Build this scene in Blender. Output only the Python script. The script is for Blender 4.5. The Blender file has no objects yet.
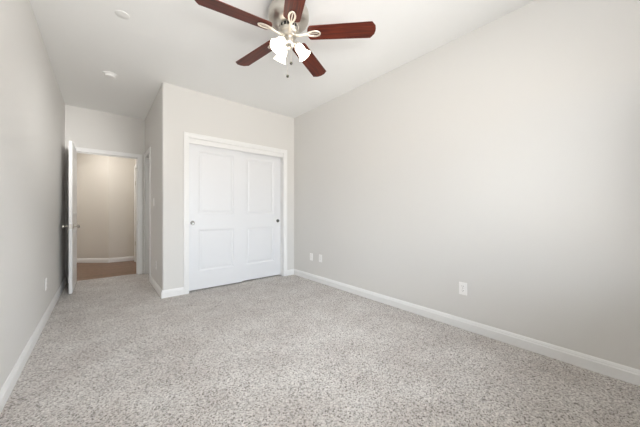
import bpy, bmesh, math, random
from mathutils import Vector, Matrix
import numpy as np
random.seed(4)
S = bpy.context.scene
C = bpy.data.collections.new('Room'); S.collection.children.link(C)
PI = math.pi

# ---------------------------------------------------------------- dimensions (metres)
XL, XR = -0.435, 2.595        # left and right wall faces
YW = -0.42                    # window wall, behind the camera
YC = 3.83                     # closet wall face
XA = 0.59                     # right side of the entry alcove
YB = 5.585                    # end wall of the alcove, with the entry door
H = 2.74
T = 0.12

# ---------------------------------------------------------------- camera
F = 262.0; YAW = math.atan(218/262)
cd = bpy.data.cameras.new('camera'); cam = bpy.data.objects.new('camera', cd); C.objects.link(cam)
cam.location = (0, 0, 1.085); cam.rotation_euler = (PI/2, 0, -YAW)
cd.sensor_width = 36; cd.lens = F*36/640; cd.shift_y = -1.0/640; cd.clip_start = 0.02
S.camera = cam

# ---------------------------------------------------------------- world, daylight, exposure
SKY = 11.6; ROOM_FILL = 37.0; LAMP = 4.0
w = bpy.data.worlds.new('daylight'); S.world = w; w.use_nodes = True
nt = w.node_tree; nt.nodes.clear()
out = nt.nodes.new('ShaderNodeOutputWorld'); bg = nt.nodes.new('ShaderNodeBackground')
tc = nt.nodes.new('ShaderNodeTexCoord'); sp = nt.nodes.new('ShaderNodeSeparateXYZ'); cr = nt.nodes.new('ShaderNodeValToRGB')
nt.links.new(tc.outputs['Generated'], sp.inputs[0]); nt.links.new(sp.outputs['Z'], cr.inputs[0])
cr.color_ramp.elements[0].position = 0.0; cr.color_ramp.elements[0].color = (.80, .77, .73, 1)
cr.color_ramp.elements[1].position = 0.12; cr.color_ramp.elements[1].color = (.84, .92, 1.0, 1)
nt.links.new(cr.outputs[0], bg.inputs[0]); bg.inputs[1].default_value = SKY
nt.links.new(bg.outputs[0], out.inputs[0])
WX0, WX1, WZ0, WZ1 = 0.10, 2.36, 0.62, 2.15      # window opening
def area(name, loc, rot, sx, sy, power, col=(1, 1, 1), portal=False):
    l = bpy.data.lights.new(name, 'AREA'); l.shape = 'RECTANGLE'; l.size = sx; l.size_y = sy
    l.energy = power; l.color = col; l.cycles.is_portal = portal
    o = bpy.data.objects.new(name, l); C.objects.link(o); o.location = loc; o.rotation_euler = rot; return o
area('window_portal', ((WX0+WX1)/2, YW-.06, (WZ0+WZ1)/2), (PI/2, 0, 0), WX1-WX0, WZ1-WZ0, 1, portal=True)
area('added_ceiling_fill', (.48, .0, 1.75), Vector((0, .12, 1)).to_track_quat('-Z', 'Y').to_euler(), .5, .5, ROOM_FILL, (1, .99, .975))  # added fill aimed at the ceiling, evens out the room light
sn = area('added_alcove_fill', (.95, .0, 1.66), (Vector((-.42, 4.7, 1.95))-Vector((.95, .0, 1.66))).to_track_quat('-Z', 'Y').to_euler(), .25, .25, 2.6, (1, .985, .965))  # added narrow fill to brighten the alcove, not a room fixture
sn.data.spread = math.radians(24)
area('hall_lamp_light', (-.30, 6.60, 2.66), (0, 0, 0), .30, .30, 18, (1, .955, .90))
vs = S.view_settings
S.display_settings.display_device = 'sRGB'
vs.view_transform = 'Standard'; vs.look = 'None'; vs.gamma = 1; vs.use_curve_mapping = False
vs.exposure = 0.0
S.cycles.max_bounces = 16; S.cycles.diffuse_bounces = 12; S.cycles.glossy_bounces = 6
S.cycles.sample_clamp_indirect = 6; S.cycles.caustics_reflective = False; S.cycles.caustics_refractive = False

# ---------------------------------------------------------------- materials
def s2l(c): return tuple(((x/255)/12.92 if x/255 <= .04045 else ((x/255+.055)/1.055)**2.4) for x in c)+(1,)
def mat(name, col, rough=.5, metal=0, bump=None, spec=.5, emit=None, estr=0):
    m = bpy.data.materials.new(name); m.use_nodes = True; n = m.node_tree; b = n.nodes['Principled BSDF']
    c = s2l(col) if max(col) > 1 else tuple(col)+(1,)
    b.inputs['Base Color'].default_value = c; b.inputs['Roughness'].default_value = rough
    b.inputs['Metallic'].default_value = metal; b.inputs['Specular IOR Level'].default_value = spec
    if emit: b.inputs['Emission Color'].default_value = tuple(emit)+(1,); b.inputs['Emission Strength'].default_value = estr
    if bump:
        sc, st, dist = bump
        t = n.nodes.new('ShaderNodeTexCoord'); nz = n.nodes.new('ShaderNodeTexNoise'); bp = n.nodes.new('ShaderNodeBump')
        nz.inputs['Scale'].default_value = sc; nz.inputs['Detail'].default_value = 3
        bp.inputs['Strength'].default_value = st; bp.inputs['Distance'].default_value = dist
        n.links.new(t.outputs['Object'], nz.inputs['Vector']); n.links.new(nz.outputs['Fac'], bp.inputs['Height'])
        n.links.new(bp.outputs[0], b.inputs['Normal'])
    return m
M = {}
M['wall'] = mat('wall_paint', (.705, .694, .674), .75, bump=(90, .12, .002), spec=.25)
M['hallwall'] = mat('hall_wall_paint', (.66, .63, .58), .75, bump=(90, .12, .002), spec=.25)
M['ceil'] = mat('ceiling_paint', (.86, .865, .86), .85, bump=(70, .15, .002), spec=.2)
M['trim'] = mat('white_trim_paint', (.83, .83, .825), .35, bump=(40, .03, .001))
M['door'] = mat('white_door_paint', (.77, .78, .80), .38, bump=(60, .04, .001))
M['nickel'] = mat('brushed_nickel', (.60, .57, .52), .36, 1, bump=(140, .05, .001))
M['chrome'] = mat('polished_chrome', (.38, .38, .37), .18, 1, bump=(30, .01, .0005))
M['arm'] = mat('satin_nickel_bracket', (.72, .66, .58), .42, .75, bump=(140, .05, .001))
M['pull'] = mat('satin_dark_nickel', (.20, .20, .19), .25, 1, bump=(30, .01, .0005))
M['dark'] = mat('dark_gap', (.02, .02, .02), .6, bump=(50, .1, .001))
M['plate'] = mat('white_plastic', (.92, .91, .90), .35, bump=(50, .02, .0005))
M['slot'] = mat('grey_slot', (.12, .12, .12), .5, bump=(50, .02, .0005))
M['plastic'] = mat('detector_plastic', (.86, .86, .85), .4, bump=(50, .02, .0005))
M['bronze'] = mat('dark_ball', (.10, .10, .08), .25, .6, bump=(60, .05, .0005))

def glassmat():
    m = bpy.data.materials.new('window_glass'); m.use_nodes = True; n = m.node_tree; n.nodes.clear()
    o = n.nodes.new('ShaderNodeOutputMaterial'); mx = n.nodes.new('ShaderNodeMixShader'); t = n.nodes.new('ShaderNodeBsdfTransparent')
    g = n.nodes.new('ShaderNodeBsdfGlossy'); g.inputs['Roughness'].default_value = .02
    fr = n.nodes.new('ShaderNodeFresnel'); fr.inputs[0].default_value = 1.45
    n.links.new(fr.outputs[0], mx.inputs[0]); n.links.new(t.outputs[0], mx.inputs[1]); n.links.new(g.outputs[0], mx.inputs[2]); n.links.new(mx.outputs[0], o.inputs[0])
    return m
M['glass'] = glassmat()

def shademat():                                   # frosted lamp glass, lit from inside
    m = mat('frosted_lit_glass', (.95, .93, .88), .45)
    b = m.node_tree.nodes['Principled BSDF']
    b.inputs['Emission Color'].default_value = (1, .90, .76, 1); b.inputs['Emission Strength'].default_value = LAMP
    return m
M['shade'] = shademat()

def bladewood():
    m = bpy.data.materials.new('mahogany_blade'); m.use_nodes = True; n = m.node_tree; b = n.nodes['Principled BSDF']
    t = n.nodes.new('ShaderNodeTexCoord'); mp = n.nodes.new('ShaderNodeMapping'); nz = n.nodes.new('ShaderNodeTexNoise'); r = n.nodes.new('ShaderNodeValToRGB')
    mp.inputs['Scale'].default_value = (2.5, 42, 20); nz.inputs['Scale'].default_value = 1.6; nz.inputs['Detail'].default_value = 6; nz.inputs['Distortion'].default_value = .6
    r.color_ramp.elements[0].position = .3; r.color_ramp.elements[0].color = (.042, .007, .004, 1)
    r.color_ramp.elements[1].position = .72; r.color_ramp.elements[1].color = (.15, .024, .009, 1)
    n.links.new(t.outputs['Object'], mp.inputs[0]); n.links.new(mp.outputs[0], nz.inputs['Vector']); n.links.new(nz.outputs['Fac'], r.inputs[0]); n.links.new(r.outputs[0], b.inputs['Base Color'])
    b.inputs['Roughness'].default_value = .42; b.inputs['Specular IOR Level'].default_value = .3
    return m
M['blade'] = bladewood()

def carpet():
    m = bpy.data.materials.new('frieze_carpet'); m.use_nodes = True; n = m.node_tree; b = n.nodes['Principled BSDF']
    t = n.nodes.new('ShaderNodeTexCoord')
    def noise(sc, det, rough=.5):
        z = n.nodes.new('ShaderNodeTexNoise'); z.inputs['Scale'].default_value = sc; z.inputs['Detail'].default_value = det; z.inputs['Roughness'].default_value = rough
        n.links.new(t.outputs['Object'], z.inputs['Vector']); return z
    def ramp(a, ca, bb, cb):
        r = n.nodes.new('ShaderNodeValToRGB'); r.color_ramp.elements[0].position = a; r.color_ramp.elements[0].color = ca+(1,)
        r.color_ramp.elements[1].position = bb; r.color_ramp.elements[1].color = cb+(1,); return r
    warp = noise(60, 2); va = n.nodes.new('ShaderNodeVectorMath'); va.operation = 'SCALE'; va.inputs['Scale'].default_value = .012
    n.links.new(warp.outputs['Color'], va.inputs[0]); vb = n.nodes.new('ShaderNodeVectorMath'); vb.operation = 'ADD'
    n.links.new(t.outputs['Object'], vb.inputs[0]); n.links.new(va.outputs[0], vb.inputs[1])
    vor = n.nodes.new('ShaderNodeTexVoronoi'); vor.inputs['Scale'].default_value = 150; n.links.new(vb.outputs[0], vor.inputs['Vector'])
    sx = n.nodes.new('ShaderNodeSeparateXYZ'); n.links.new(vor.outputs['Color'], sx.inputs[0])
    r1 = ramp(0, (.15, .13, .115), 1, (.68, .65, .615)); e_ = r1.color_ramp.elements.new(.22); e_.color = (.44, .42, .40, 1)   # yarn tone per tuft; dark end also paints shade between tufts
    n.links.new(sx.outputs[0], r1.inputs[0]); fleck = noise(80, 3, .75)
    r2 = ramp(.36, (.58, .555, .53), .52, (1.08, 1.08, 1.08)); n.links.new(fleck.outputs['Fac'], r2.inputs[0])  # darker fibres plus shade between tufts, put into the colour
    m1 = n.nodes.new('ShaderNodeMix'); m1.data_type = 'RGBA'; m1.blend_type = 'MULTIPLY'; m1.inputs[0].default_value = 1
    n.links.new(r1.outputs[0], m1.inputs[6]); n.links.new(r2.outputs[0], m1.inputs[7])
    tread = noise(3.2, 3, .6); r3 = ramp(.35, (.88, .85, .84), .65, (1.04, 1.04, 1.04)); n.links.new(tread.outputs['Fac'], r3.inputs[0])   # brushed pile direction marks
    m2 = n.nodes.new('ShaderNodeMix'); m2.data_type = 'RGBA'; m2.blend_type = 'MULTIPLY'; m2.inputs[0].default_value = 1
    n.links.new(m1.outputs[2], m2.inputs[6]); n.links.new(r3.outputs[0], m2.inputs[7])
    n.links.new(m2.outputs[2], b.inputs['Base Color'])
    b.inputs['Roughness'].default_value = .95; b.inputs['Specular IOR Level'].default_value = .1
    b.inputs['Sheen Weight'].default_value = .15
    bp = n.nodes.new('ShaderNodeBump'); bp.inputs['Strength'].default_value = .7; bp.inputs['Distance'].default_value = .008
    n.links.new(fleck.outputs['Fac'], bp.inputs['Height']); n.links.new(bp.outputs[0], b.inputs['Normal'])
    return m
M['carpet'] = carpet()

def woodfloor():
    m = bpy.data.materials.new('brown_wood_tile'); m.use_nodes = True; n = m.node_tree; b = n.nodes['Principled BSDF']
    t = n.nodes.new('ShaderNodeTexCoord'); br = n.nodes.new('ShaderNodeTexBrick'); nz = n.nodes.new('ShaderNodeTexNoise')
    br.inputs['Scale'].default_value = 1; br.inputs['Brick Width'].default_value = .9; br.inputs['Row Height'].default_value = .15
    br.inputs['Mortar Size'].default_value = .003
    br.inputs['Color1'].default_value = (.19, .108, .066, 1); br.inputs['Color2'].default_value = (.27, .165, .11, 1); br.inputs['Mortar'].default_value = (.12, .08, .055, 1)
    nz.inputs['Scale'].default_value = 16; nz.inputs['Detail'].default_value = 5
    r = n.nodes.new('ShaderNodeValToRGB'); r.color_ramp.elements[0].color = (.45, .43, .4, 1); r.color_ramp.elements[1].color = (1.3, 1.3, 1.3, 1)
    mx = n.nodes.new('ShaderNodeMix'); mx.data_type = 'RGBA'; mx.blend_type = 'MULTIPLY'; mx.inputs[0].default_value = 1
    n.links.new(t.outputs['Object'], br.inputs[0]); n.links.new(t.outputs['Object'], nz.inputs['Vector']); n.links.new(nz.outputs['Fac'], r.inputs[0])
    n.links.new(br.outputs[0], mx.inputs[6]); n.links.new(r.outputs[0], mx.inputs[7]); n.links.new(mx.outputs[2], b.inputs['Base Color'])
    b.inputs['Roughness'].default_value = .42
    return m
M['wood'] = woodfloor()

# ---------------------------------------------------------------- mesh helpers
def nb(): return bmesh.new()
def box(bm, x0, x1, y0, y1, z0, z1):
    v = [bm.verts.new(p) for p in ((x0,y0,z0),(x1,y0,z0),(x1,y1,z0),(x0,y1,z0),(x0,y0,z1),(x1,y0,z1),(x1,y1,z1),(x0,y1,z1))]
    for f in ((0,3,2,1),(4,5,6,7),(0,1,5,4),(1,2,6,5),(2,3,7,6),(3,0,4,7)): bm.faces.new([v[i] for i in f])
    return v
def prism(bm, pts, z0, z1):
    a = [bm.verts.new((x, y, z0)) for x, y in pts]; b = [bm.verts.new((x, y, z1)) for x, y in pts]; n = len(pts)
    bm.faces.new(a[::-1]); bm.faces.new(b)
    for i in range(n): bm.faces.new((a[i], a[(i+1) % n], b[(i+1) % n], b[i]))
def sweep(bm, prof, p0, p1, up, outv, m0=0, m1=0):
    """profile (out, up) pairs run from p0 to p1; m0/m1 shear each end along the run per unit of 'out' or 'up' (mitre)"""
    p0 = Vector(p0); p1 = Vector(p1); up = Vector(up); outv = Vector(outv); d = (p1-p0).normalized(); r = []
    for p, m in ((p0, m0), (p1, m1)):
        r.append([bm.verts.new(p+outv*o+up*u+d*(m[0]*o+m[1]*u if m else 0)) for o, u in prof])
    n = len(prof)
    for i in range(n): bm.faces.new((r[0][i], r[0][(i+1) % n], r[1][(i+1) % n], r[1][i]))
    bm.faces.new(r[0][::-1]); bm.faces.new(r[1])
def lathe(bm, prof, seg=40, mtx=Matrix(), capb=False, capt=False):
    rings = []
    for r, z in prof:
        rings.append([bm.verts.new(mtx @ Vector((r*math.cos(2*PI*k/seg), r*math.sin(2*PI*k/seg), z))) for k in range(seg)])
    for a, b in zip(rings, rings[1:]):
        for k in range(seg): bm.faces.new((a[k], a[(k+1) % seg], b[(k+1) % seg], b[k]))
    if capb: bm.faces.new(rings[0][::-1])
    if capt: bm.faces.new(rings[-1])
def tube(bm, pts, rad, seg=10, closed=False, flat=1.0):
    pts = [Vector(p) for p in pts]; n = len(pts); rings = []
    for i, p in enumerate(pts):
        if closed: t = pts[(i+1) % n]-pts[i-1]
        else: t = pts[min(i+1, n-1)]-pts[max(i-1, 0)]
        t.normalize(); a = t.cross(Vector((0, 0, 1)))
        if a.length < 1e-3: a = t.cross(Vector((1, 0, 0)))
        a.normalize(); b = a.cross(t); rr = rad[i] if isinstance(rad, (list, tuple)) else rad
        rings.append([bm.verts.new(p+a*rr*math.cos(2*PI*k/seg)+b*rr*flat*math.sin(2*PI*k/seg)) for k in range(seg)])
    m = n if closed else n-1
    for i in range(m):
        A, B = rings[i], rings[(i+1) % n]
        for k in range(seg): bm.faces.new((A[k], A[(k+1) % seg], B[(k+1) % seg], B[k]))
    if not closed: bm.faces.new(rings[0][::-1]); bm.faces.new(rings[-1])
def ball(bm, c, r, sx=1, sy=1, sz=1):
    bmesh.ops.create_uvsphere(bm, u_segments=20, v_segments=12, radius=r, matrix=Matrix.Translation(c) @ Matrix.Diagonal((sx, sy, sz, 1)))
def obj(name, bm, m, parent=None, loc=(0, 0, 0), smooth=False, bev=0):
    bmesh.ops.recalc_face_normals(bm, faces=bm.faces[:])
    me = bpy.data.meshes.new(name); bm.to_mesh(me); bm.free(); me.materials.append(m)
    if smooth:
        me.polygons.foreach_set('use_smooth', [True]*len(me.polygons))
        me.set_sharp_from_angle(angle=math.radians(38))
    o = bpy.data.objects.new(name, me); C.objects.link(o); o.location = loc
    if parent: o.parent = parent
    if bev:
        b = o.modifiers.new('bevel', 'BEVEL'); b.width = bev; b.segments = 2; b.limit_method = 'ANGLE'; b.angle_limit = math.radians(40)
    return o
def tag(o, label, cat, group=None, kind=None):
    o['label'] = label; o['category'] = cat
    if group: o['group'] = group
    if kind: o['kind'] = kind
    return o
def struct(name, bm, m, label, cat, **k): return tag(obj(name, bm, m, **k), label, cat, kind='structure')
def empty(name, loc, label, cat, group=None, kind=None, rz=0):
    o = bpy.data.objects.new(name, None); C.objects.link(o); o.location = loc; o.rotation_euler = (0, 0, rz); o.empty_display_size = .1
    return tag(o, label, cat, group, kind)

# ---------------------------------------------------------------- floor, ceiling
bm = nb(); prism(bm, [(XL-T, YW-T), (XR+T, YW-T), (XR+T, YC+.78), (XA+.9, YC+.78), (XA+.9, YB+.06), (XL-T, YB+.06)], -.12, 0)
struct('floor', bm, M['carpet'], 'beige flecked frieze carpet covering the bedroom floor', 'carpet')
bm = nb(); box(bm, -1.6, 1.6, YB+.06, 9.0, -.12, -.004)
struct('hall_floor', bm, M['wood'], 'brown wood-look floor of the hallway beyond the open door', 'floor')
bm = nb(); box(bm, XL-T, XR+T, YW-T, YB+.06, H, H+.12)
struct('ceiling', bm, M['ceil'], 'flat pale bedroom ceiling carrying the fan', 'ceiling')
bm = nb(); box(bm, -1.6, 1.6, YB+.06, 9.0, H, H+.12)
struct('hall_ceiling', bm, M['ceil'], 'ceiling of the hallway behind the open door', 'ceiling')

# ---------------------------------------------------------------- walls
bm = nb(); box(bm, XL-T, XL, YW-T, YB+T, 0, H)
struct('wall_left', bm, M['wall'], 'long light grey wall at the left, behind the open door', 'wall')
bm = nb(); box(bm, XR, XR+T, YW-T, YC+.78, 0, H)
struct('wall_right', bm, M['wall'], 'long blank light grey wall filling the right side', 'wall')
bm = nb()
for b in ((XL, WX0, 0, H), (WX1, XR, 0, H), (WX0, WX1, 0, WZ0), (WX0, WX1, WZ1, H)): box(bm, b[0], b[1], YW-T, YW, b[2], b[3])
struct('wall_window', bm, M['wall'], 'grey wall behind the viewpoint with the daylight window', 'wall')
# closet wall, with a rounded (bullnose) outer corner
CX0, CX1, CZ = .898, 2.372, 2.09
bm = nb(); R = .022
pts = [(XA+R-R*math.sin(a), YC+R-R*math.cos(a)) for a in np.linspace(0, PI/2, 9)]
prism(bm, [(CX0-.012, YC+T), (CX0-.012, YC)]+pts+[(XA, YC+T)], 0, H)
box(bm, CX0-.012, CX1+.012, YC, YC+T, CZ+.012, H); box(bm, CX1+.012, XR, YC, YC+T, 0, H)
struct('wall_closet', bm, M['wall'], 'grey wall around the white sliding closet doors', 'wall')
AY0, AY1, AZ = 4.925, 5.51, 2.05                    # doorway in the alcove side wall
bm = nb()
box(bm, XA, XA+T, YC+T, AY0-.012, 0, H); box(bm, XA, XA+T, AY1+.012, YB, 0, H); box(bm, XA, XA+T, AY0-.012, AY1+.012, AZ+.012, H)
struct('wall_alcove', bm, M['wall'], 'short grey side wall of the alcove with the light switch', 'wall')
EX0, EX1, EZ = -.338, .479, 2.042                   # entry doorway
bm = nb()
box(bm, XL, EX0-.012, YB, YB+T, 0, H); box(bm, EX1+.012, XA+.9, YB, YB+T, 0, H); box(bm, EX0-.012, EX1+.012, YB, YB+T, EZ+.012, H)
struct('wall_end', bm, M['wall'], 'narrow grey wall above and around the entry doorway', 'wall')
# closet interior and side room shells
bm = nb(); box(bm, XA+T, XR, YC+.66, YC+.78, 0, H)
struct('wall_closet_back', bm, M['wall'], 'grey back wall inside the closed closet', 'wall')
bm = nb(); box(bm, XA+.78, XA+.9, YC+.78, YB, 0, H)
struct('wall_side_room', bm, M['wall'], 'grey wall of the side room behind the alcove door', 'wall')
# hall
HC = (.112, 7.272); HR = .565
bm = nb(); d = 1.75
prism(bm, [HC, (HR, HC[1]), (HR, HC[1]+T), (HC[0]+.05, HC[1]+T), (HC[0]-d*.766+.08, HC[1]+d*.643+T), (HC[0]-d*.766, HC[1]+d*.643)], 0, H)
struct('wall_hall_corner', bm, M['hallwall'], 'beige angled hallway wall seen through the open doorway', 'wall')
DH0, DH1, DHZ = 6.30, 7.02, 2.045
bm = nb(); box(bm, HR, HR+T, YB+T, DH0, 0, H); box(bm, HR, HR+T, DH1, HC[1]+T, 0, H); box(bm, HR, HR+T, DH0, DH1, DHZ, H)
struct('wall_hall_right', bm, M['hallwall'], 'narrow strip of hallway wall at the right of the open doorway', 'wall')
bm = nb(); box(bm, -1.35-T, -1.35, YB+T, 8.6, 0, H)
struct('wall_hall_left', bm, M['hallwall'], 'hallway wall hidden behind the open entry door', 'wall')
bm = nb(); box(bm, -1.35, XL-T, YB, YB+T, 0, H)
struct('wall_hall_near', bm, M['hallwall'], 'hallway side of the wall left of the entry doorway', 'wall')

# ---------------------------------------------------------------- baseboards
BB = [(0, 0), (.015, 0), (.015, .066), (.011, .074), (.011, .080), (.007, .090), (.004, .096), (0, .096)]
def baseb(name, p0, p1, outv, label, m0=0, m1=0, m='trim'):
    bm = nb(); sweep(bm, BB, (*p0, 0), (*p1, 0), (0, 0, 1), (*outv, 0), m0, m1)
    return struct(name, bm, M[m], label, 'baseboard')
baseb('baseboard_right', (XR, YW), (XR, YC), (-1, 0), 'white baseboard along the long right wall', (1, 0), (-1, 0))
baseb('baseboard_left', (XL, YW), (XL, YB), (1, 0), 'white baseboard along the left wall', (1, 0), (-1, 0))
baseb('baseboard_closet_left', (XA+.003, YC), (CX0-.066, YC), (0, -1), 'short white baseboard left of the closet doors', (-1, 0))
baseb('baseboard_closet_right', (CX1+.072, YC), (XR, YC), (0, -1), 'very short white baseboard right of the closet doors', 0, (-1, 0))
baseb('baseboard_alcove', (XA, YC+.003), (XA, AY0-.066), (-1, 0), 'white baseboard on the alcove side wall beneath the switch', (-1, 0))
baseb('baseboard_window', (XL, YW), (XR, YW), (0, 1), 'white baseboard under the window wall', (1, 0), (-1, 0))
dl = Vector((-.766, .643, 0)); nl = Vector((-.643, -.766, 0))
bm = nb(); sweep(bm, BB, (*HC, 0), Vector((*HC, 0))+dl*1.70, (0, 0, 1), nl, (-.36, 0)); sweep(bm, BB, (*HC, 0), (HR, HC[1], 0), (0, 0, 1), (0, -1, 0), (-.36, 0))
struct('baseboard_hall', bm, M['trim'], 'white baseboard at the foot of the angled hallway wall', 'baseboard')

# ---------------------------------------------------------------- door casings (trim)
CP = [(0, 0), (.008, 0), (.012, .006), (.012, .020), (.017, .034), (.017, .060), (.014, .066), (0, .066)]   # (out, across) thin edge at the opening
def casing(bm, a0, a1, zt, plane, axis, outv, left=True, right=True, wl=None, wr=None):
    """casing round an opening a0..a1 up to zt on a wall; axis 'x' or 'y' is the direction of the opening"""
    ex = Vector((1, 0, 0)) if axis == 'x' else Vector((0, 1, 0)); base = Vector((0, plane, 0)) if axis == 'x' else Vector((plane, 0, 0))
    o = Vector(outv); U = Vector((0, 0, 1))
    def pr(wd): return [(p, q*(wd or .066)/.066) for p, q in CP]
    if left: sweep(bm, pr(wl), base+ex*a0, base+ex*a0+U*zt, -ex, o, 0, (0, .066/(wl or .066)))
    if right: sweep(bm, pr(wr), base+ex*a1, base+ex*a1+U*zt, ex, o, 0, (0, .066/(wr or .066)))
    k0 = (wl or .066)/.066; k1 = (wr or .066)/.066
    sweep(bm, CP, base+ex*a0+U*zt, base+ex*a1+U*zt, U, o, (0, -k0), (0, k1))
bm = nb(); casing(bm, CX0, CX1, CZ, YC, 'x', (0, -1, 0), wr=.072)
box(bm, CX0-.012, CX0, YC-.004, YC+T, 0, CZ); box(bm, CX1, CX1+.012, YC-.004, YC+T, 0, CZ); box(bm, CX0-.012, CX1+.012, YC-.004, YC+T, CZ, CZ+.012)
box(bm, CX0, CX1, YC+.012, YC+.030, 2.022, CZ)
struct('trim_1', bm, M['trim'], 'white casing and header framing the sliding closet doors', 'door casing')
bm = nb(); casing(bm, EX0, EX1, EZ, YB, 'x', (0, -1, 0))
box(bm, EX0-.012, EX0, YB-.004, YB+T+.004, 0, EZ); box(bm, EX1, EX1+.012, YB-.004, YB+T+.004, 0, EZ); box(bm, EX0-.012, EX1+.012, YB-.004, YB+T+.004, EZ, EZ+.012)
box(bm, EX1-.011, EX1, YB+.040, YB+.075, 0, EZ); box(bm, EX0, EX0+.011, YB+.040, YB+.075, 0, EZ); box(bm, EX0, EX1, YB+.040, YB+.075, EZ-.011, EZ)
tr2 = struct('trim_2', bm, M['trim'], 'white casing framing the open entry doorway', 'door casing')
bm = nb(); box(bm, EX1-.0025, EX1, YB+.006, YB+.034, .87, .93)
obj('strike_plate', bm, M['nickel'], tr2)
bm = nb(); casing(bm, AY0, AY1, AZ, XA, 'y', (-1, 0, 0), wr=.060)
box(bm, XA-.004, XA+T, AY0-.012, AY0, 0, AZ); box(bm, XA-.004, XA+T, AY1, AY1+.012, 0, AZ); box(bm, XA-.004, XA+T, AY0-.012, AY1+.012, AZ, AZ+.012)
struct('trim_3', bm, M['trim'], 'white casing on the alcove side wall, beside the entry doorway', 'door casing')
bm = nb(); casing(bm, DH0, DH1, DHZ, HR, 'y', (-1, 0, 0))
struct('trim_4', bm, M['trim'], 'white casing of a hallway door, just inside the right jamb', 'door casing')

# ---------------------------------------------------------------- panelled doors
def panel_slab(bm, w_, h_, t_, panels, back=True):
    """door slab x 0..w_, z 0..h_, front face at y=0, back at y=t_; panels are moulded recesses (x0,x1,z0,z1)"""
    xs = sorted({0, w_}|{p[0] for p in panels}|{p[1] for p in panels}); zs = sorted({0, h_}|{p[2] for p in panels}|{p[3] for p in panels})
    def face(y, s, do):
        for i in range(len(xs)-1):
            for j in range(len(zs)-1):
                x0, x1, z0, z1 = xs[i], xs[i+1], zs[j], zs[j+1]
                if do and any(abs(p[0]-x0) < 1e-6 and abs(p[2]-z0) < 1e-6 and abs(p[1]-x1) < 1e-6 and abs(p[3]-z1) < 1e-6 for p in panels):
                    rings = []
                    for ins, dep in ((0, 0), (.006, .003), (.020, .010), (.030, .010), (.052, .004)):
                        rings.append([bm.verts.new((a, y+s*dep, c)) for a, c in ((x0+ins, z0+ins), (x1-ins, z0+ins), (x1-ins, z1-ins), (x0+ins, z1-ins))])
                    for A, B in zip(rings, rings[1:]):
                        for k in range(4): bm.faces.new((A[k], A[(k+1) % 4], B[(k+1) % 4], B[k]))
                    bm.faces.new(rings[-1])
                else: bm.faces.new([bm.verts.new((a, y, c)) for a, c in ((x0, z0), (x1, z0), (x1, z1), (x0, z1))])
    face(0, 1, True); face(t_, -1, back)
    for pts in (((0,0,0),(0,t_,0),(0,t_,h_),(0,0,h_)), ((w_,0,0),(w_,0,h_),(w_,t_,h_),(w_,t_,0)), ((0,0,0),(w_,0,0),(w_,t_,0),(0,t_,0)), ((0,0,h_),(0,t_,h_),(w_,t_,h_),(w_,0,h_))):
        bm.faces.new([bm.verts.new(p) for p in pts])
    bmesh.ops.remove_doubles(bm, verts=bm.verts[:], dist=1e-5)
def cup_pull(parent, x, z):
    bm = nb(); m = Matrix.Translation((x, 0, z)) @ Matrix.Rotation(PI/2, 4, 'X')
    lathe(bm, [(.0001, .0008), (.017, .0008), (.0205, .0018), (.0225, .0048), (.027, .0048), (.029, 0)], 28, m)
    return obj('finger_pull', bm, M['pull'], parent, smooth=True)
# sliding closet doors
def closet_door(name, x0, y, w_, pulls, label):
    e = empty(name, (x0, y, .018), label, 'closet door', kind='structure')
    bm = nb(); st = .128
    panel_slab(bm, w_, 2.050, .034, [(st, w_-st, .250, .830), (st, w_-st, 1.045, 1.918)], back=False)
    obj('door_panel', bm, M['door'], e)
    cup_pull(e, pulls, .925)
    return e
closet_door('door_2', CX0+.003, YC+.045, .760, .053, 'left white two-panel sliding closet door, in front')
closet_door('door_3', CX1-.003-.745, YC+.085, .745, .745-.053, 'right white two-panel sliding closet door, behind the left one')

# entry door, open against the left wall (local x runs from the hinge to the free edge)
e = empty('door_1', (EX0+.001, YB-.012, .012), 'open white two-panel entry door seen almost edge-on', 'door', kind='structure')
e.rotation_euler = (0, 0, -PI/2)
bm = nb(); DW = .806
panel_slab(bm, DW, 2.020, .035, [(.125, DW-.125, .25, .83), (.125, DW-.125, 1.045, 1.89)])
lf = obj('door_leaf', bm, M['trim'], e)
def knob(parent, y, s):
    bm = nb(); m = Matrix.Translation((DW-.065, y, .888)) @ Matrix.Rotation(-s*PI/2, 4, 'X')
    lathe(bm, [(.0001, 0), (.033, 0), (.033, .004), (.024, .009), (.011, .012), (.010, .036), (.016, .041), (.0255, .049), (.027, .058), (.022, .067), (.010, .071), (.0001, .072)], 28, m)
    return obj('door_knob', bm, M['nickel'], parent, smooth=True)
knob(e, 0, -1); knob(e, .035, 1)
bm = nb(); box(bm, DW, DW+.0015, .005, .030, .860, .917); box(bm, DW+.0015, DW+.009, .011, .024, .880, .897)
obj('latch_plate', bm, M['nickel'], e)
for hz in (.20, 1.02, 1.80):
    bm = nb(); tube(bm, [(-.004, -.005, hz-.045), (-.004, -.005, hz+.045)], .006, 10); obj('hinge', bm, M['nickel'], e, smooth=True)
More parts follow.
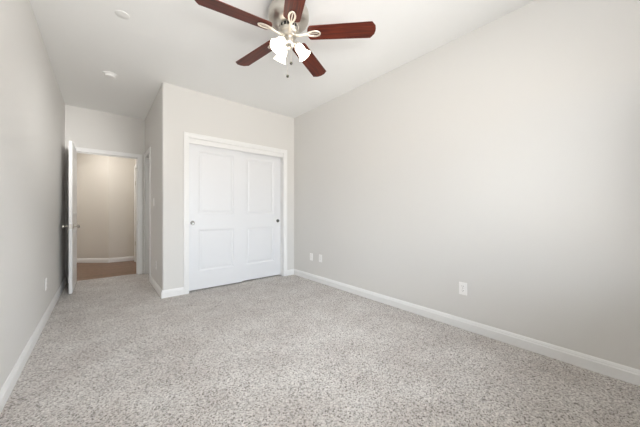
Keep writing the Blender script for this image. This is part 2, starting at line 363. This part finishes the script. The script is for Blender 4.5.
# side door in the alcove wall (recessed) and hallway door
e = empty('door_4', (XA+.078, AY0+.003, .012), 'white door set back in the alcove side doorway', 'door', kind='structure', rz=PI/2)
bm = nb(); panel_slab(bm, AY1-AY0-.006, 2.03, .035, [(.11, .47, .25, .83), (.11, .47, 1.045, 1.89)]); obj('door_leaf', bm, M['door'], e)
for ch in e.children: ch.location = (0, -.035, 0)
e = empty('door_5', (HR+.030, DH0+.003, .006), 'white closed hallway door glimpsed inside the right jamb', 'door', kind='structure', rz=PI/2)
bm = nb(); panel_slab(bm, DH1-DH0-.006, 2.035, .035, [(.11, .60, .25, .83), (.11, .60, 1.045, 1.89)]); o = obj('door_leaf', bm, M['door'], e); o.location = (0, -.035, 0)
for hz in (.40, 1.72):
    bm = nb(); tube(bm, [(DH1-DH0-.004, .030, hz-.045), (DH1-DH0-.004, .030, hz+.045)], .008, 10); obj('hinge', bm, M['nickel'], e, smooth=True)

# ---------------------------------------------------------------- window behind the viewpoint
def window(name, loc, hw, hh, rz, label):
    e = empty(name, loc, label, 'window', kind='structure', rz=rz)
    bm = nb()
    for b in ((-hw, -hw+.04, 0, hh), (hw-.04, hw, 0, hh), (-hw+.04, hw-.04, 0, .04), (-hw+.04, hw-.04, hh-.04, hh), (-.02, .02, .04, hh-.04)): box(bm, b[0], b[1], -.03, .02, b[2], b[3])
    obj('window_frame', bm, M['trim'], e)
    bm = nb(); box(bm, -hw+.04, -.02, -.008, -.004, .04, hh-.04); obj('window_pane', bm, M['glass'], e)
    bm = nb(); box(bm, .02, hw-.04, -.018, -.014, .04, hh-.04); obj('window_pane', bm, M['glass'], e)
    bm = nb(); box(bm, -hw, hw, .02, .075, -.02, .0); obj('window_sill', bm, M['trim'], e)
window('window_1', ((WX0+WX1)/2, YW-.06, WZ0), (WX1-WX0)/2, WZ1-WZ0, 0, 'white sliding window in the wall behind the viewpoint')

# ---------------------------------------------------------------- ceiling fan
FC = Vector((1.142, 1.76, 0)); HB = 2.50
fan = empty('ceiling_fan', (FC.x, FC.y, H), 'five-blade ceiling fan with mahogany blades, nickel motor and three lit glass shades', 'ceiling fan')
def L(z): return z-H                                # heights inside the fan
bm = nb(); lathe(bm, [(.078, L(H)), (.078, L(2.712)), (.120, L(2.704)), (.148, L(2.690)), (.159, L(2.668)), (.160, L(2.622)), (.152, L(2.600)), (.130, L(2.578)), (.100, L(2.562)), (.086, L(2.557)), (.0001, L(2.557))], 56)
obj('motor_housing', bm, M['nickel'], fan, smooth=True)
bm = nb(); lathe(bm, [(.074, L(2.557)), (.074, L(2.530)), (.0001, L(2.530))], 40)
vr = obj('vent_ring', bm, M['dark'], fan, smooth=True)
for k in range(16):
    a = 2*PI*k/16; c, s = math.cos(a), math.sin(a); bm = nb()
    tube(bm, [(.077*c, .077*s, L(2.557)), (.077*c, .077*s, L(2.530))], .0035, 6)
    obj('vent_fin', bm, M['nickel'], vr)
bm = nb(); lathe(bm, [(.0001, L(2.530)), (.078, L(2.530)), (.081, L(2.524)), (.074, L(2.508)), (.060, L(2.502)), (.058, L(2.480)), (.050, L(2.474)), (.0001, L(2.474))], 48)
obj('flywheel', bm, M['nickel'], fan, smooth=True)
bm = nb(); lathe(bm, [(.0001, L(2.475)), (.036, L(2.475)), (.040, L(2.468)), (.040, L(2.452)), (.034, L(2.446)), (.046, L(2.440)), (.050, L(2.430)), (.048, L(2.416)), (.034, L(2.402)), (.014, L(2.394)), (.008, L(2.382)), (.0001, L(2.377))], 40)
obj('switch_housing', bm, M['nickel'], fan, smooth=True)
PH = -.7686
R0, R1 = .148, .682
for k in range(5):
    a = PH+2*PI*k/5
    # blade: outline in local (x along radius, y across), real thickness, pitched about its own axis
    bm = nb(); w0, w1 = .064, .073
    o_ = []
    for t in np.linspace(-1, 1, 9): o_.append((R0+.030*(t*t), w0*math.sin(t*PI/2) if abs(t) < 1 else w0*t))   # rounded root
    tipx = [(R1-.034, w1), (R1-.006, w1*.52), (R1, w1*.12), (R1, -w1*.12), (R1-.006, -w1*.52), (R1-.034, -w1)]
    prism(bm, o_+tipx, -.003, .003)
    bl = obj('fan_blade', bm, M['blade'], fan, bev=.0015)
    bl.location = (0, 0, L(HB)+.004); bl.rotation_euler = Matrix.Rotation(a, 4, 'Z').to_euler()
    bl.rotation_euler = (Matrix.Rotation(a, 4, 'Z') @ Matrix.Rotation(math.radians(-11), 4, 'X')).to_euler()
    # bracket: arm from the flywheel, opening into an oval loop below the blade
    bm = nb(); n = 28; ring = []
    for i in range(n):
        q = 2*PI*i/n; ring.append((.196+.052*math.cos(q), .022*math.sin(q)*(1+.18*math.cos(q)), -.010))
    tube(bm, ring, .0075, 8, closed=True, flat=.6)
    tube(bm, [(.052, 0, -.018), (.078, 0, -.020), (.105, 0, -.018), (.128, 0, -.013), (.150, 0, -.010)], [.014, .011, .010, .012, .014], 10, flat=.6)
    box(bm, .150, .232, -.0035, .0035, -.010, -.004)
    obj('blade_bracket', bm, M['arm'], bl, smooth=True)
# light kit: three tulip shades
for k in range(3):
    a = math.radians((-30, 93, 192)[k]); tilt = math.radians(38)
    dirv = Vector((math.cos(a)*math.sin(tilt), math.sin(a)*math.sin(tilt), -math.cos(tilt)))
    neck = Vector((.062*math.cos(a), .062*math.sin(a), L(2.428)))
    rot = Vector((0, 0, 1)).rotation_difference(dirv).to_matrix().to_4x4()
    m = Matrix.Translation(neck) @ rot
    bm = nb(); lathe(bm, [(.0001, -.012), (.018, -.012), (.024, -.004), (.024, .012), (.021, .018)], 24, m)
    tube(bm, [(.030*math.cos(a), .030*math.sin(a), L(2.437)), tuple(neck-dirv*.006)], .010, 10)
    sk = obj('lamp_socket', bm, M['nickel'], fan, smooth=True)
    bm = nb(); prof = [(.020, .008), (.027, .012), (.034, .026), (.036, .045), (.036, .066), (.040, .086), (.050, .104), (.054, .110)]
    lathe(bm, prof, 32, m); lathe(bm, [(r-.003, z) for r, z in prof[::-1]], 32, m)
    bmesh.ops.remove_doubles(bm, verts=bm.verts[:], dist=1e-6)
    obj('lamp_shade', bm, M['shade'], fan, smooth=True)
    bm = nb(); ball(bm, (0, 0, 0), .019, 1, 1, 1.5)
    bmesh.ops.transform(bm, matrix=m @ Matrix.Translation((0, 0, .052)), verts=bm.verts[:])
    obj('light_bulb', bm, M['shade'], sk, smooth=True)
for (px, py, zt, zb) in ((.030, .012, 2.43, 2.288), (-.014, -.005, 2.40, 2.162)):
    bm = nb(); tube(bm, [(px, py, L(zt)), (px, py, L(zb))], .0008, 6)
    c_ = obj('pull_chain', bm, M['arm'], fan)
    bm = nb(); ball(bm, (px, py, L(zb)), .012); obj('chain_ball', bm, M['bronze'], c_, smooth=True)

# ---------------------------------------------------------------- ceiling fittings
e = empty('smoke_detector', (.074, 4.015, H), 'round white smoke detector on the ceiling, near the alcove', 'smoke detector')
bm = nb(); lathe(bm, [(.0001, 0), (.070, 0), (.072, -.004), (.070, -.012), (.0001, -.012)], 40); obj('detector_base', bm, M['plastic'], e, smooth=True)
bm = nb(); lathe(bm, [(.056, -.012), (.056, -.028), (.050, -.036), (.030, -.041), (.0001, -.042)], 40); obj('detector_cap', bm, M['plastic'], e, smooth=True)
bm = nb(); lathe(bm, [(.0001, 0), (.050, 0), (.049, -.003), (.045, -.005), (.0001, -.006)], 40)
o = obj('ceiling_cover_plate', bm, mat('painted_cover', (.80, .80, .785), .6, bump=(60, .05, .0005)), None, (.131, 2.742, H), smooth=True)
tag(o, 'flat round pale cover plate on the ceiling, left of the fan', 'cover plate')

# ---------------------------------------------------------------- outlets and switch
def wallplate(name, loc, rz, label, cat, kind, group=None):
    """local: plate lies in xz, front faces -y"""
    e = empty(name, loc, label, cat, group, rz=rz)
    bm = nb(); box(bm, -.035, .035, -.006, 0, -.0575, .0575); obj('cover_plate', bm, M['plate'], e, bev=.002)
    if kind == 'outlet':
        for s in (-1, 1):
            bm = nb(); prism(bm, [(.017*math.cos(q), .0145*math.sin(q)) for q in np.linspace(0, 2*PI, 20, endpoint=False)], 0, .002)
            bmesh.ops.transform(bm, matrix=Matrix.Translation((0, -.006, s*.0195)) @ Matrix.Rotation(PI/2, 4, 'X'), verts=bm.verts[:])
            r = obj('receptacle', bm, M['plate'], e)
            bm = nb()
            for b in ((-.008, -.0055, .000, .010), (.0055, .008, .000, .010), (-.002, .002, -.009, -.005)): box(bm, b[0], b[1], -.0085, -.0075, s*.0195+b[2], s*.0195+b[3])
            obj('socket_slots', bm, M['slot'], r)
        bm = nb(); lathe(bm, [(.003, 0), (.003, .001), (.0001, .0015)], 12, Matrix.Translation((0, -.006, 0)) @ Matrix.Rotation(PI/2, 4, 'X')); obj('screw', bm, M['chrome'], e)
    elif kind == 'switch':
        bm = nb(); box(bm, -.0165, .0165, -.010, -.006, -.033, .033); obj('rocker', bm, M['plate'], e, bev=.001)
    else:
        bm = nb(); lathe(bm, [(.006, 0), (.006, .002), (.0045, .002), (.0045, .010), (.0001, .010)], 16, Matrix.Translation((0, -.006, 0)) @ Matrix.Rotation(PI/2, 4, 'X')); obj('cable_jack', bm, M['nickel'], e, smooth=True)
    return e
wallplate('wall_outlet', (XR, 1.027, .374), -PI/2, 'white outlet alone in the middle of the long right wall', 'outlet', 'outlet')
wallplate('wall_jack', (XR, 3.335, .370), -PI/2, 'white wall plate on the right wall, closer to the closet corner', 'wall plate', 'jack')
wallplate('wall_outlet', (XR, 3.105, .376), -PI/2, 'white outlet on the right wall, the nearer of the close pair', 'outlet', 'outlet')
wallplate('wall_outlet', (XL, 3.79, .364), PI/2, 'white outlet low on the left wall, before the open door', 'outlet', 'outlet')
wallplate('light_switch', (XA, 4.54, 1.24), -PI/2, 'white light switch on the alcove side wall', 'light switch', 'switch')
wallplate('wall_outlet', (XA, 4.31, .346), -PI/2, 'pale outlet low on the alcove side wall, below the switch', 'outlet', 'outlet')
